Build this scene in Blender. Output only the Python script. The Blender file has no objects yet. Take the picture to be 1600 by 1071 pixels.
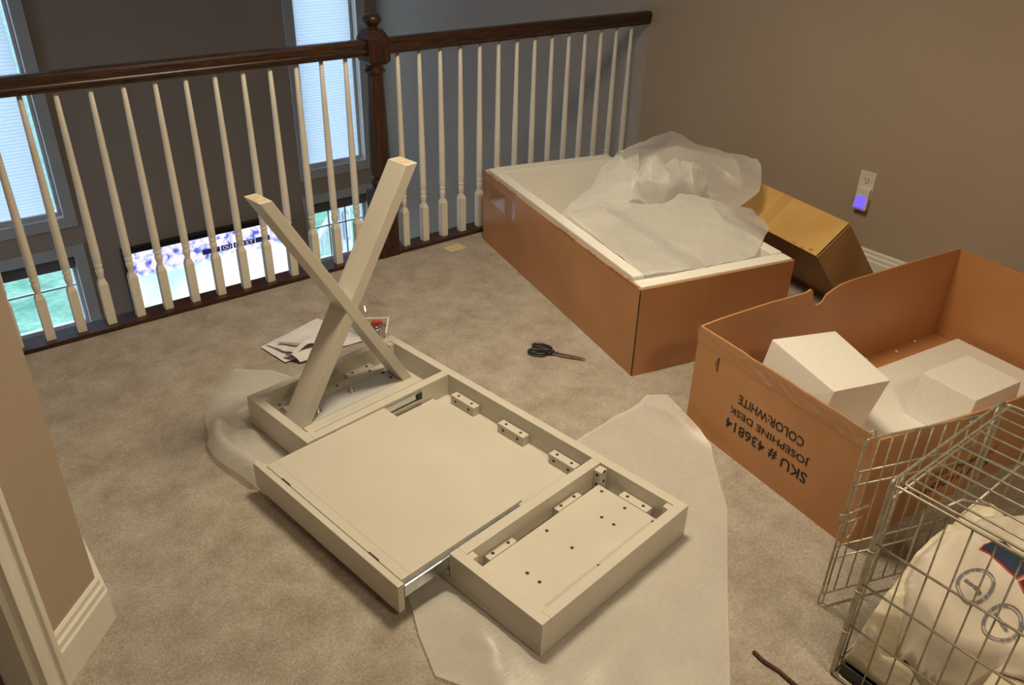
import bpy, bmesh, math, random
from mathutils import Vector, Matrix, noise
SC = bpy.context.scene
COL = SC.collection
# ------------------------------------------------------------------ camera
R = [[0.7850591826221668, -0.6189708723124594, 0.02360379226668213],
     [0.2917530604112644, 0.40311634408156927, 0.8673968900537811],
     [-0.5464084841227089, -0.6740714148835145, 0.4970568338889028]]
cam = bpy.data.cameras.new('camera'); co = bpy.data.objects.new('camera', cam); COL.objects.link(co)
cam.sensor_width = 36; cam.lens = 28.817; cam.clip_start = 0.02; cam.clip_end = 300
co.matrix_world = Matrix(((R[0][0], R[1][0], R[2][0], 0.03276), (R[0][1], R[1][1], R[2][1], -3.03628),
                          (R[0][2], R[1][2], R[2][2], 1.51686), (0, 0, 0, 1)))
SC.camera = co
# ------------------------------------------------------------------ light
W = bpy.data.worlds.new('overcast_sky'); SC.world = W; W.use_nodes = True
bg = W.node_tree.nodes['Background']; bg.inputs[0].default_value = (0.50, 0.68, 1.0, 1); bg.inputs[1].default_value = 4.9
ld = bpy.data.lights.new('ceiling_lamp', 'AREA'); ld.shape = 'DISK'; ld.size = 0.5; ld.spread = math.radians(140); ld.energy = 31; ld.color = (1.0, 0.82, 0.56)
lo = bpy.data.objects.new('ceiling_lamp', ld); COL.objects.link(lo); lo.location = (1.42, -1.45, 2.40)
l2 = bpy.data.lights.new('added_fill_lamp', 'AREA'); l2.shape = 'DISK'; l2.size = 0.5; l2.spread = math.radians(140); l2.energy = 24; l2.color = (1.0, 0.80, 0.52)  # added fill light behind the camera, lifts the ambient level
lo2 = bpy.data.objects.new('added_fill_lamp', l2); COL.objects.link(lo2); lo2.location = (1.0, -3.9, 2.44)
SC.view_settings.view_transform = 'Standard'; SC.view_settings.look = 'None'
SC.view_settings.gamma = 1; SC.view_settings.use_curve_mapping = False
SC.view_settings.exposure = 0.0
SC.cycles.max_bounces = 12; SC.cycles.diffuse_bounces = 6; SC.cycles.transparent_max_bounces = 24
SC.cycles.sample_clamp_indirect = 6.0

# ------------------------------------------------------------------ helpers
def link(name, me, m=None, parent=None, label=None, smooth=False):
    o = bpy.data.objects.new(name, me); COL.objects.link(o)
    if m is not None:
        me.materials.clear(); me.materials.append(m)
    if parent is not None: o.parent = parent
    if label: o['label'] = label
    if smooth:
        for p in me.polygons: p.use_smooth = True
    return o
def tag(o, label, cat, group=None):
    o['label'] = label; o['category'] = cat
    if group: o['group'] = group
    return o
def thing(name, label, cat, loc=(0, 0, 0), rz=0, group=None):
    o = bpy.data.objects.new(name, None); COL.objects.link(o); o.empty_display_size = 0.1
    o.location = loc; o.rotation_euler = (0, 0, rz)
    return tag(o, label, cat, group)
def struct_empty(name, loc=(0, 0, 0), rz=0):
    o = bpy.data.objects.new(name, None); COL.objects.link(o); o.location = loc; o.rotation_euler = (0, 0, rz)
    o['kind'] = 'structure'; return o
class MB:
    def __init__(s): s.v = []; s.f = []
    def add(s, vs, fs):
        n = len(s.v); s.v += [tuple(p) for p in vs]; s.f += [tuple(i + n for i in q) for q in fs]; return s
    def box(s, x0, x1, y0, y1, z0, z1):
        v = [(x0, y0, z0), (x1, y0, z0), (x1, y1, z0), (x0, y1, z0), (x0, y0, z1), (x1, y0, z1), (x1, y1, z1), (x0, y1, z1)]
        return s.add(v, [(3, 2, 1, 0), (4, 5, 6, 7), (0, 1, 5, 4), (1, 2, 6, 5), (2, 3, 7, 6), (3, 0, 4, 7)])
    def hexa(s, v8):
        return s.add(v8, [(3, 2, 1, 0), (4, 5, 6, 7), (0, 1, 5, 4), (1, 2, 6, 5), (2, 3, 7, 6), (3, 0, 4, 7)])
    def prism(s, poly, z0, z1, f=lambda x, y, z: (x, y, z)):
        n = len(poly); v = [f(x, y, z0) for x, y in poly] + [f(x, y, z1) for x, y in poly]
        return s.add(v, [tuple(range(n))[::-1], tuple(range(n, 2 * n))] + [(i, (i + 1) % n, (i + 1) % n + n, i + n) for i in range(n)])
    def lathe(s, prof, n=16, c=(0, 0, 0), f=lambda x, y, z: (x, y, z)):
        v = []; fs = []
        for r, z in prof:
            for k in range(n):
                a = 2 * math.pi * k / n; v.append(f(c[0] + r * math.cos(a), c[1] + r * math.sin(a), c[2] + z))
        for i in range(len(prof) - 1):
            for k in range(n):
                fs.append((i * n + k, i * n + (k + 1) % n, (i + 1) * n + (k + 1) % n, (i + 1) * n + k))
        fs.append(tuple(range(n))[::-1]); fs.append(tuple(range((len(prof) - 1) * n, len(prof) * n)))
        return s.add(v, fs)
    def tube(s, pts, r, n=8, closed=False):
        P = [Vector(p) for p in pts]; m = len(P); v = []; fs = []; up = None
        for i in range(m):
            if closed: d = P[(i + 1) % m] - P[i - 1]
            else: d = P[min(i + 1, m - 1)] - P[max(i - 1, 0)]
            d.normalize()
            if up is None:
                up = Vector((0, 0, 1)) if abs(d.z) < 0.9 else Vector((1, 0, 0))
            a = d.cross(up); a.normalize(); b = a.cross(d); b.normalize(); up = b
            for k in range(n):
                t = 2 * math.pi * k / n; v.append(P[i] + a * (r * math.cos(t)) + b * (r * math.sin(t)))
        for i in range(m if closed else m - 1):
            j = (i + 1) % m
            for k in range(n): fs.append((i * n + k, i * n + (k + 1) % n, j * n + (k + 1) % n, j * n + k))
        if not closed: fs += [tuple(range(n))[::-1], tuple(range((m - 1) * n, m * n))]
        return s.add(v, fs)
    def mesh(s, bevel=0, seg=2):
        me = bpy.data.meshes.new('m'); me.from_pydata(s.v, [], s.f); me.update()
        b = bmesh.new(); b.from_mesh(me); bmesh.ops.recalc_face_normals(b, faces=b.faces)
        if bevel:
            ed = [e for e in b.edges if len(e.link_faces) == 2 and e.calc_face_angle(0) > 0.5]
            bmesh.ops.bevel(b, geom=ed, offset=bevel, segments=seg, affect='EDGES', profile=0.6)
        b.to_mesh(me); b.free(); return me
    def obj(s, name, m, parent=None, label=None, bevel=0, smooth=False):
        return link(name, s.mesh(bevel), m, parent, label, smooth)
    def struct(s, name, m, bevel=0):
        o = s.obj(name, m, None, None, bevel); o['kind'] = 'structure'; return o

def fbm(x, y, z=0, o=3):
    return noise.fractal(Vector((x, y, z)), 1.0, 2.0, o)

# ------------------------------------------------------------------ materials
def mat(name, col=(.8, .8, .8), rough=.6, metal=0, **k):
    m = bpy.data.materials.new(name); m.use_nodes = True
    b = m.node_tree.nodes['Principled BSDF']
    b.inputs['Base Color'].default_value = (*col, 1); b.inputs['Roughness'].default_value = rough
    b.inputs['Metallic'].default_value = metal
    for kk, vv in k.items(): b.inputs[kk.replace('_', ' ')].default_value = vv
    return m
def N(m, t, **k):
    n = m.node_tree.nodes.new(t)
    for a, b in k.items(): setattr(n, a, b)
    return n
def L(m, a, b): m.node_tree.links.new(a, b)
def noisy(m, c1, c2, scale=5, detail=4, lo=.35, hi=.65, stretch=(1, 1, 1), bump=0, bscale=None, bdist=.01, coord='Object', c3=None, s3=None):
    b = m.node_tree.nodes['Principled BSDF']
    tc = N(m, 'ShaderNodeTexCoord'); mp = N(m, 'ShaderNodeMapping'); mp.inputs['Scale'].default_value = stretch
    L(m, tc.outputs[coord], mp.inputs[0])
    nz = N(m, 'ShaderNodeTexNoise'); nz.inputs['Scale'].default_value = scale; nz.inputs['Detail'].default_value = detail
    L(m, mp.outputs[0], nz.inputs['Vector'])
    cr = N(m, 'ShaderNodeValToRGB'); cr.color_ramp.elements[0].position = lo; cr.color_ramp.elements[1].position = hi
    cr.color_ramp.elements[0].color = (*c1, 1); cr.color_ramp.elements[1].color = (*c2, 1)
    L(m, nz.outputs['Fac'], cr.inputs[0]); out = cr.outputs[0]
    if c3 is not None:
        n3 = N(m, 'ShaderNodeTexNoise'); n3.inputs['Scale'].default_value = s3; n3.inputs['Detail'].default_value = 3
        L(m, mp.outputs[0], n3.inputs['Vector'])
        r3 = N(m, 'ShaderNodeValToRGB'); r3.color_ramp.elements[0].position = .3; r3.color_ramp.elements[1].position = .7
        r3.color_ramp.elements[0].color = (*c3, 1); r3.color_ramp.elements[1].color = (1, 1, 1, 1)
        L(m, n3.outputs['Fac'], r3.inputs[0])
        mx = N(m, 'ShaderNodeMixRGB', blend_type='MULTIPLY'); mx.inputs[0].default_value = 1
        L(m, out, mx.inputs[1]); L(m, r3.outputs[0], mx.inputs[2]); out = mx.outputs[0]
    L(m, out, b.inputs['Base Color'])
    if bump:
        nb = N(m, 'ShaderNodeTexNoise'); nb.inputs['Scale'].default_value = bscale or scale; nb.inputs['Detail'].default_value = 3
        L(m, mp.outputs[0], nb.inputs['Vector'])
        bp = N(m, 'ShaderNodeBump'); bp.inputs['Strength'].default_value = bump; bp.inputs['Distance'].default_value = bdist
        L(m, nb.outputs['Fac'], bp.inputs['Height']); L(m, bp.outputs[0], b.inputs['Normal'])
    return m
M = {}
M['wall'] = noisy(mat('wall_paint', rough=.75), (.40, .325, .25), (.42, .34, .262), 3, 3, bump=.25, bscale=240, bdist=.002)
M['ceil'] = noisy(mat('ceiling_paint', rough=.9), (.72, .70, .66), (.76, .74, .70), 4, 3)
M['trim'] = noisy(mat('white_trim_paint', rough=.35), (.74, .72, .66), (.78, .76, .70), 6, 3)
M['casing'] = noisy(mat('window_trim_paint', rough=.4), (.50, .50, .48), (.54, .54, .52), 6, 3)
M['carpet'] = noisy(mat('beige_carpet', rough=.95), (.435, .375, .31), (.68, .64, .585), 9, 12, .33, .67, bump=1.0, bscale=300, bdist=.008, c3=(.74, .70, .67), s3=130)
for _n in M['carpet'].node_tree.nodes:
    if _n.type == 'TEX_NOISE' and abs(_n.inputs['Scale'].default_value - 9) < .1: _n.inputs['Roughness'].default_value = .72
M['oak'] = noisy(mat('dark_stained_oak', rough=.32), (.014, .006, .004), (.075, .029, .015), 7, 6, .36, .66, (1.6, 26, 26), bump=.15, bscale=30, bdist=.002)
M['oak_v'] = noisy(mat('dark_stained_oak_upright', rough=.32), (.014, .006, .004), (.070, .027, .014), 7, 6, .36, .66, (26, 26, 1.6), bump=.15, bscale=30, bdist=.002)
M['bal'] = noisy(mat('white_baluster_paint', rough=.4), (.74, .71, .64), (.79, .76, .69), 8, 3)
M['desk'] = noisy(mat('white_desk_lacquer', rough=.33), (.56, .535, .475), (.59, .565, .50), 5, 3)
M['raw'] = noisy(mat('raw_wood_end', rough=.7), (.50, .36, .22), (.62, .47, .30), 60, 4)
M['groove'] = mat('shallow_joint', (.42, .38, .30), .7)
M['plate'] = mat('grey_painted_plate', (.62, .63, .64), .4, .25)
M['steel'] = noisy(mat('zinc_steel', rough=.24, metal=1), (.58, .60, .60), (.72, .74, .74), 40, 3)
M['hole'] = mat('dark_hole', (.05, .035, .025), .8)
M['black'] = noisy(mat('black_plastic', rough=.4), (.012, .012, .013), (.022, .022, .024), 20, 2)
M['card'] = noisy(mat('brown_cardboard', rough=.42), (.50, .245, .105), (.57, .29, .13), 4, 5, .3, .7, c3=(.88, .84, .80), s3=2.2, bump=.06, bscale=90, bdist=.002)
M['card_edge'] = noisy(mat('cardboard_core', rough=.9), (.30, .17, .08), (.52, .33, .17), 90, 3)
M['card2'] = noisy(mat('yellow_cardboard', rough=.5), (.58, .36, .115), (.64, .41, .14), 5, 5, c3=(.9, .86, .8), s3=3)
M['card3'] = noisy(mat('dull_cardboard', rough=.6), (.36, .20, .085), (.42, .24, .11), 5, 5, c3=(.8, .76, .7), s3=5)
M['eps'] = noisy(mat('white_polystyrene', rough=.75), (.75, .74, .71), (.81, .80, .77), 160, 2, bump=.15, bscale=220, bdist=.002)
M['ink'] = mat('black_print_ink', (.022, .016, .013), .7)
M['ink2'] = mat('red_brown_print_ink', (.13, .028, .016), .7)
M['tape'] = mat('clear_packing_tape', (.60, .38, .21), .07, Alpha=.30, IOR=1.9)
M['tape2'] = mat('thin_clear_tape', (.60, .42, .2), .06, Alpha=.10)
M['wire'] = noisy(mat('galvanised_wire', rough=.42, metal=.55), (.36, .33, .26), (.50, .47, .38), 60, 3)
M['blanket'] = noisy(mat('cream_blanket', rough=.95), (.62, .565, .43), (.70, .645, .51), 14, 5, bump=.4, bscale=60, bdist=.006)
M['tee'] = noisy(mat('white_cotton', rough=.9), (.62, .56, .49), (.68, .62, .545), 9, 4, bump=.35, bscale=30, bdist=.006)
M['navy'] = mat('navy_print', (.018, .040, .080), .8)
M['red'] = mat('red_print', (.50, .045, .05), .8)
M['greyink'] = mat('blue_grey_print', (.16, .17, .19), .8)
M['paper'] = noisy(mat('white_paper', rough=.8), (.66, .66, .69), (.74, .74, .77), 12, 3)
M['paperink'] = mat('grey_paper_print', (.36, .36, .38), .8)
M['yellow'] = mat('pale_yellow', (.58, .50, .30), .8)
M['cord'] = noisy(mat('brown_cord', rough=.9), (.05, .02, .012), (.11, .05, .03), 120, 3)
M['darkslab'] = noisy(mat('dark_brown_slab', rough=.5), (.05, .038, .028), (.07, .052, .038), 5, 3, stretch=(8, 8, 1))
M['plug'] = mat('white_plug_plastic', (.72, .69, .64), .35)
M['bezel'] = mat('black_tv_bezel', (.012, .012, .018), .2)
M['sash'] = noisy(mat('vinyl_sash', rough=.4), (.62, .64, .66), (.68, .70, .72), 8, 2)
M['grass'] = noisy(mat('lawn_grass', rough=.95), (.09, .22, .13), (.24, .38, .25), 2.2, 8, .35, .65, c3=(.6, .72, .6), s3=14)
M['deckwood'] = noisy(mat('pale_deck_paint', rough=.7), (.55, .55, .50), (.62, .61, .56), 6, 3)
M['hardwood'] = noisy(mat('great_room_floor_wood', rough=.4), (.10, .05, .025), (.18, .09, .045), 4, 4, stretch=(1, 10, 1))
M['plaque'] = mat('blue_grey_plaque', (.26, .34, .46), .5)
M['plaque2'] = mat('pale_plaque_face', (.58, .64, .72), .5)
M['blue'] = mat('blue_plastic', (.03, .03, .16), .3)
M['sticker'] = noisy(mat('printed_sticker', rough=.7), (.25, .23, .19), (.60, .56, .46), 190, 2, .45, .55)
M['redplastic'] = mat('red_plastic', (.45, .04, .03), .4)
def emit(name, col, s):
    m = bpy.data.materials.new(name); m.use_nodes = True; nt = m.node_tree; nt.nodes.clear()
    e = nt.nodes.new('ShaderNodeEmission'); e.inputs[0].default_value = (*col, 1); e.inputs[1].default_value = s
    o = nt.nodes.new('ShaderNodeOutputMaterial'); nt.links.new(e.outputs[0], o.inputs[0]); return m
M['nightglow'] = emit('night_light_glow', (.16, .10, 1.0), 1.5)
M['bulb'] = emit('lamp_glass_glow', (1, .79, .5), 3)
M['bugtext'] = emit('screen_caption_white', (.75, .8, 1), 1.0)
M['bug'] = emit('screen_caption_dark', (.02, .02, .09), 1.0)
def sheet_mat(name, col, alpha, streak=(1, 1, 1), trans=.45, bump=.3):
    m = bpy.data.materials.new(name); m.use_nodes = True; nt = m.node_tree; nt.nodes.clear()
    o = nt.nodes.new('ShaderNodeOutputMaterial')
    d = nt.nodes.new('ShaderNodeBsdfDiffuse'); t = nt.nodes.new('ShaderNodeBsdfTranslucent'); tr = nt.nodes.new('ShaderNodeBsdfTransparent')
    g = nt.nodes.new('ShaderNodeBsdfGlossy'); g.inputs['Roughness'].default_value = .35
    tc = nt.nodes.new('ShaderNodeTexCoord'); mp = nt.nodes.new('ShaderNodeMapping'); mp.inputs['Scale'].default_value = streak
    nt.links.new(tc.outputs['Object'], mp.inputs[0])
    nz = nt.nodes.new('ShaderNodeTexNoise'); nz.inputs['Scale'].default_value = 9; nz.inputs['Detail'].default_value = 5
    nt.links.new(mp.outputs[0], nz.inputs['Vector'])
    for s in (d, t): s.inputs[0].default_value = (*col, 1)
    bp = nt.nodes.new('ShaderNodeBump'); bp.inputs['Strength'].default_value = bump; bp.inputs['Distance'].default_value = .006
    nt.links.new(nz.outputs['Fac'], bp.inputs['Height'])
    for s in (d, t, g): nt.links.new(bp.outputs[0], s.inputs['Normal'])
    m1 = nt.nodes.new('ShaderNodeMixShader'); m1.inputs[0].default_value = trans
    nt.links.new(d.outputs[0], m1.inputs[1]); nt.links.new(t.outputs[0], m1.inputs[2])
    m3 = nt.nodes.new('ShaderNodeMixShader'); m3.inputs[0].default_value = .05
    nt.links.new(m1.outputs[0], m3.inputs[1]); nt.links.new(g.outputs[0], m3.inputs[2])
    mr = nt.nodes.new('ShaderNodeMapRange'); mr.inputs[1].default_value = .3; mr.inputs[2].default_value = .7
    mr.inputs[3].default_value = max(0, alpha - .05); mr.inputs[4].default_value = alpha + (.05 if alpha else 0)
    nt.links.new(nz.outputs['Fac'], mr.inputs[0])
    m2 = nt.nodes.new('ShaderNodeMixShader'); nt.links.new(mr.outputs[0], m2.inputs[0])
    nt.links.new(m3.outputs[0], m2.inputs[1]); nt.links.new(tr.outputs[0], m2.inputs[2]); nt.links.new(m2.outputs[0], o.inputs[0])
    return m
M['foamwrap'] = sheet_mat('white_foam_wrap', (.86, .86, .85), .22, (22, 3, 3), .45, .22)
M['floorwrap'] = sheet_mat('floor_foam_wrap', (.84, .83, .80), .40, (5, 26, 1), .3, .12)
M['shade'] = sheet_mat('cellular_shade_cloth', (.54, .53, .52), .0, (1, 1, 1), .85, 0)
def clear_mat(name, tint, refl=.03):
    m = bpy.data.materials.new(name); m.use_nodes = True; nt = m.node_tree; nt.nodes.clear()
    o = nt.nodes.new('ShaderNodeOutputMaterial'); tr = nt.nodes.new('ShaderNodeBsdfTransparent'); tr.inputs[0].default_value = (*tint, 1)
    g = nt.nodes.new('ShaderNodeBsdfGlossy'); g.inputs['Roughness'].default_value = .04
    fr = nt.nodes.new('ShaderNodeLayerWeight'); fr.inputs[0].default_value = .25
    pw = nt.nodes.new('ShaderNodeMath'); pw.operation = 'POWER'; pw.inputs[1].default_value = 3; nt.links.new(fr.outputs['Facing'], pw.inputs[0])
    ml = nt.nodes.new('ShaderNodeMath'); ml.operation = 'MULTIPLY_ADD'; ml.inputs[1].default_value = .6; ml.inputs[2].default_value = refl; nt.links.new(pw.outputs[0], ml.inputs[0])
    mx = nt.nodes.new('ShaderNodeMixShader'); nt.links.new(ml.outputs[0], mx.inputs[0]); nt.links.new(tr.outputs[0], mx.inputs[1]); nt.links.new(g.outputs[0], mx.inputs[2])
    nt.links.new(mx.outputs[0], o.inputs[0]); return m
M['glass'] = clear_mat('window_glass', (.97, .98, .98))
M['clear'] = clear_mat('clear_plastic', (.985, .985, .98), .06)
# television picture: bright pitch below, crowd band above
def tv_mat():
    m = bpy.data.materials.new('television_picture'); m.use_nodes = True; nt = m.node_tree; nt.nodes.clear()
    o = nt.nodes.new('ShaderNodeOutputMaterial'); e = nt.nodes.new('ShaderNodeEmission'); nt.links.new(e.outputs[0], o.inputs[0])
    tc = nt.nodes.new('ShaderNodeTexCoord'); sp = nt.nodes.new('ShaderNodeSeparateXYZ'); nt.links.new(tc.outputs['Generated'], sp.inputs[0])
    nz = nt.nodes.new('ShaderNodeTexNoise'); nz.inputs['Scale'].default_value = 20; nz.inputs['Detail'].default_value = 5
    nt.links.new(tc.outputs['Object'], nz.inputs['Vector'])
    cr = nt.nodes.new('ShaderNodeValToRGB'); cr.color_ramp.elements[0].position = .36; cr.color_ramp.elements[0].color = (.10, .13, .62, 1)
    cr.color_ramp.elements[1].position = .60; cr.color_ramp.elements[1].color = (1, 1, 1, 1)
    x = cr.color_ramp.elements.new(.46); x.color = (.55, .62, .95, 1); x = cr.color_ramp.elements.new(.53); x.color = (.95, .70, .85, 1)
    nt.links.new(nz.outputs['Fac'], cr.inputs[0])
    n2 = nt.nodes.new('ShaderNodeTexNoise'); n2.inputs['Scale'].default_value = 2.2; nt.links.new(tc.outputs['Object'], n2.inputs['Vector'])
    c2 = nt.nodes.new('ShaderNodeValToRGB'); c2.color_ramp.elements[0].color = (.50, .95, .82, 1); c2.color_ramp.elements[1].color = (.92, 1, .97, 1)
    c2.color_ramp.elements[0].position = .35; c2.color_ramp.elements[1].position = .55
    nt.links.new(n2.outputs['Fac'], c2.inputs[0])
    st = nt.nodes.new('ShaderNodeMapRange'); st.inputs[1].default_value = .68; st.inputs[2].default_value = .76
    nt.links.new(sp.outputs[2], st.inputs[0])
    mx = nt.nodes.new('ShaderNodeMixRGB'); nt.links.new(st.outputs[0], mx.inputs[0]); nt.links.new(c2.outputs[0], mx.inputs[1]); nt.links.new(cr.outputs[0], mx.inputs[2])
    nt.links.new(mx.outputs[0], e.inputs[0]); e.inputs[1].default_value = 1.25
    return m
M['tv'] = tv_mat()

# ------------------------------------------------------------------ the setting
XR, YF, ZL, ZC = 3.32, 2.75, -2.70, 2.60
MB().box(-1.7, XR, -4.8, 0.0, -.30, 0).struct('floor', M['carpet'])
MB().box(-3.0, XR, -.1, YF, ZL - .1, ZL).struct('floor_lower', M['hardwood'])
MB().box(-3.1, XR + .12, -4.92, YF + .15, ZC, ZC + .1).struct('ceiling', M['ceil'])
MB().box(XR, XR + .12, -4.92, YF + .15, ZL, ZC).struct('wall_right', M['wall'])
MB().box(-1.82, XR, -4.92, -4.8, -.3, ZC).struct('wall_back', M['wall'])
MB().box(-1.82, -1.7, -4.8, -3.2, -.3, ZC).struct('wall_side', M['wall'])
MB().box(-3.1, -3.0, 0, .9, ZL, ZC).box(-3.1, -3.0, 2.3, YF + .15, ZL, ZC).box(-3.1, -3.0, .9, 2.3, ZL, -1.9).box(-3.1, -3.0, .9, 2.3, 1.2, ZC).struct('wall_great_room_left', M['wall'])
w5 = struct_empty('window_5'); MB().box(-3.07, -3.03, .9, .95, -1.9, 1.2).box(-3.07, -3.03, 2.25, 2.3, -1.9, 1.2).box(-3.07, -3.03, .95, 2.25, -1.9, -1.85).box(-3.07, -3.03, .95, 2.25, 1.15, 1.2).box(-3.07, -3.03, .95, 2.25, -.03, .03).obj('window_sash', M['sash'], w5)  # unseen window, added to throw daylight onto the right wall
MB().box(-3.052, -3.048, .91, 2.29, -1.89, 1.19).obj('glass_pane', M['glass'], w5)
MB().box(-3.0, .03, .02, .14, ZL, ZC).box(.03, XR, .06, .14, ZL, -.04).struct('wall_under_loft', M['wall'])
K = Vector((.148, -1.442)); T = Vector((-.70711, -.70711)); NN = Vector((.70711, -.70711))
def dg(s, o): p = K + T * s + NN * o; return (p.x, p.y)
wl = MB()
wl.prism([(.148, .02), (.148, -1.442), dg(.225, 0), dg(.225, -.12), (.03, -1.36), (.03, .02)], -.02, ZC)
wl.struct('wall_left', M['wall'])
MB().prism([dg(1.05, 0), dg(2.6, 0), dg(2.6, -.12), dg(1.05, -.12)], -.02, ZC).prism([dg(.225, 0), dg(1.05, 0), dg(1.05, -.12), dg(.225, -.12)], 2.08, ZC).struct('wall_diagonal', M['wall'])
# baseboards: a stepped moulding profile (offset, height)
PROF = [(.016, 0), (.016, .088), (.012, .094), (.012, .108), (.007, .114), (.007, .126), (.003, .133)]
def board(name, path, parent=None):
    # path: list of (point, outward normal) in plan, mitred
    v = []; f = []; n = len(PROF) + 2
    for (p, nn) in path:
        for o, z in [(0, 0)] + PROF + [(0, .133)]: v.append((p[0] + nn[0] * o, p[1] + nn[1] * o, z))
    for i in range(len(path) - 1):
        for k in range(n - 1): f.append((i * n + k, (i + 1) * n + k, (i + 1) * n + k + 1, i * n + k + 1))
    f += [tuple(range(n))[::-1], tuple(range((len(path) - 1) * n, len(path) * n))]
    return MB().add(v, f).struct(name, M['trim'])
board('baseboard_right', [((XR, -.05), (-1, 0)), ((XR, -4.8), (-1, 0))])
board('baseboard_left', [((.148, -.05), (1, 0)), ((.148, -1.442), (1, -.4142)), (dg(.168, 0), (NN.x, NN.y))])
board('baseboard_back', [((XR, -4.8), (0, 1)), ((-1.7, -4.8), (0, 1))])
# doorway in the diagonal wall
d1 = struct_empty('door_1')
cs = MB()
for a0, a1, o in ((.168, .226, .014), (.172, .186, .020), (.212, .228, .018)):
    cs.prism([dg(a0, 0), dg(a1, 0), dg(a1, o), dg(a0, o)], 0, 2.14)
cs.obj('door_casing', M['trim'], d1, bevel=.002)
cs = MB(); cs.prism([dg(1.05, 0), dg(1.12, 0), dg(1.12, .016), dg(1.05, .016)], 0, 2.14).prism([dg(.168, 0), dg(1.12, 0), dg(1.12, .016), dg(.168, .016)], 2.08, 2.15)
cs.obj('door_casing', M['trim'], d1)
MB().prism([dg(.2255, 0), dg(.243, 0), dg(.243, -.12), dg(.2255, -.12)], 0, 2.08).prism([dg(1.032, 0), dg(1.0495, 0), dg(1.0495, -.12), dg(1.032, -.12)], 0, 2.08).obj('door_jamb', M['trim'], d1)
MB().prism([dg(.246, -.06), dg(1.03, -.06), dg(1.03, -.10), dg(.246, -.10)], .008, 2.075).obj('dark_slab', M['darkslab'], d1)  # dark brown slab set back in the opening

# far wall with four window openings
UX = [(.405, .905), (2.645, 3.145)]; 
xs = [-3.1, .405, .905, 2.645, 3.145, XR]; zs = [ZL, -2.0, -.785, -.515, 2.15, ZC]
fw = MB()
for i in range(5):
    for j in range(5):
        if i in (1, 3) and j in (1, 3): continue
        fw.box(xs[i], xs[i + 1], YF, YF + .15, zs[j], zs[j + 1])
fw.struct('wall_far', M['wall'])
def window(n, x0, x1, z0, z1, shade):
    w = struct_empty('window_%d' % n, (0, YF, 0))
    c = .07
    m = MB(); m.box(x0 - c, x0 + .004, -.022, 0, z0 - c, z1 + c).box(x1 - .004, x1 + c, -.022, 0, z0 - c, z1 + c)
    m.box(x0 + .004, x1 - .004, -.022, 0, z0 - c, z0 + .004).box(x0 + .004, x1 - .004, -.022, 0, z1 - .004, z1 + c)
    m.obj('window_casing', M['casing'], w, bevel=.003)
    m = MB(); t = .022
    m.box(x0, x0 + t, .06, .11, z0, z1).box(x1 - t, x1, .06, .11, z0, z1).box(x0 + t, x1 - t, .06, .11, z0, z0 + t).box(x0 + t, x1 - t, .06, .11, z1 - t, z1)
    if not shade: m.box(x0 + t, x1 - t, .065, .105, -1.335, -1.30)
    m.obj('window_sash', M['sash'], w, bevel=.002)
    MB().box(x0 + t, x1 - t, .083, .087, z0 + t, z1 - t).obj('glass_pane', M['glass'], w)
    if shade:
        # pleated cloth, a zigzag strip every 2 cm
        v = []; f = []; zb = z0 + .035; k = 0; z = zb
        while z < z1 - .02:
            y = .034 if k % 2 == 0 else .0362
            v += [(x0 + .014, y, z), (x1 - .042, y, z)]; z += .0105; k += 1
        for i in range(k - 1): f.append((2 * i, 2 * i + 1, 2 * i + 3, 2 * i + 2))
        MB().add(v, f).obj('cellular_shade', M['shade'], w)
        MB().box(x0 + .012, x1 - .040, .024, .052, zb - .018, zb).obj('shade_bottom_rail', M['sash'], w, bevel=.002)
    else:
        m = MB().box(x0 + .01, x1 - .01, .02, .058, z1 - .098, z1 - .004)
        m.obj('raised_shade', M['darkshade'], w, bevel=.003)
        for i in ((1, 2) if n == 4 else ()):
            xx = x0 + t + (x1 - x0 - 2 * t) * i / 3
            MB().box(xx - .006, xx + .006, .078, .092, z0 + t, z1 - t).obj('muntin', M['sash'], w)
        for zz in (-1.03, -1.62):
            MB().box(x0 + t, x1 - t, .077, .093, zz - .006, zz + .006).obj('muntin', M['sash'], w)
M['darkshade'] = mat('folded_grey_shade', (.16, .15, .14), .8)
window(1, .405, .905, -.515, 2.15, True)
window(2, 2.645, 3.145, -.515, 2.15, True)
window(3, .405, .905, -2.0, -.785, False)
window(4, 2.645, 3.145, -2.0, -.785, False)
# outdoors
MB().box(-25, 30, 2.95, 45, -3.6, -3.2).struct('ground', M['grass'])
dk = thing('deck_post', 'pale deck post with a blue grey thermometer plaque seen through lower right window', 'post', (3.36, 3.66, -3.2))
MB().box(-.055, .055, -.055, .055, 0, 1.97).obj('post', M['deckwood'], dk, bevel=.006)
MB().box(-.07, .07, -.07, .07, 1.97, 2.01).lathe([(.085, 2.01), (.02, 2.06)], 4).obj('post_cap', M['deckwood'], dk, bevel=.004)
pl = [(math.cos(a) * .032, (.15 - .032 if math.sin(a) >= 0 else -.15 + .032) + math.sin(a) * .032) for a in [2 * math.pi * k / 20 for k in range(20)]]
fr = lambda x, y, z: (x + .0, -.055 - z, 1.79 + y)
MB().prism(pl, 0, .012, fr).obj('plaque', M['plaque'], dk)
MB().prism([(x * .62, y * .80) for x, y in pl], .012, .016, fr).obj('plaque_face', M['plaque2'], dk)
rl = thing('deck_stair_railing', 'sloping pale deck stair railing with thin balusters outside lower right window', 'railing', (0, 3.66, 0))
def slope(x): return -1.50 + (x - 3.065) * 1.15
x0, x1 = 2.72, 3.29
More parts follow.
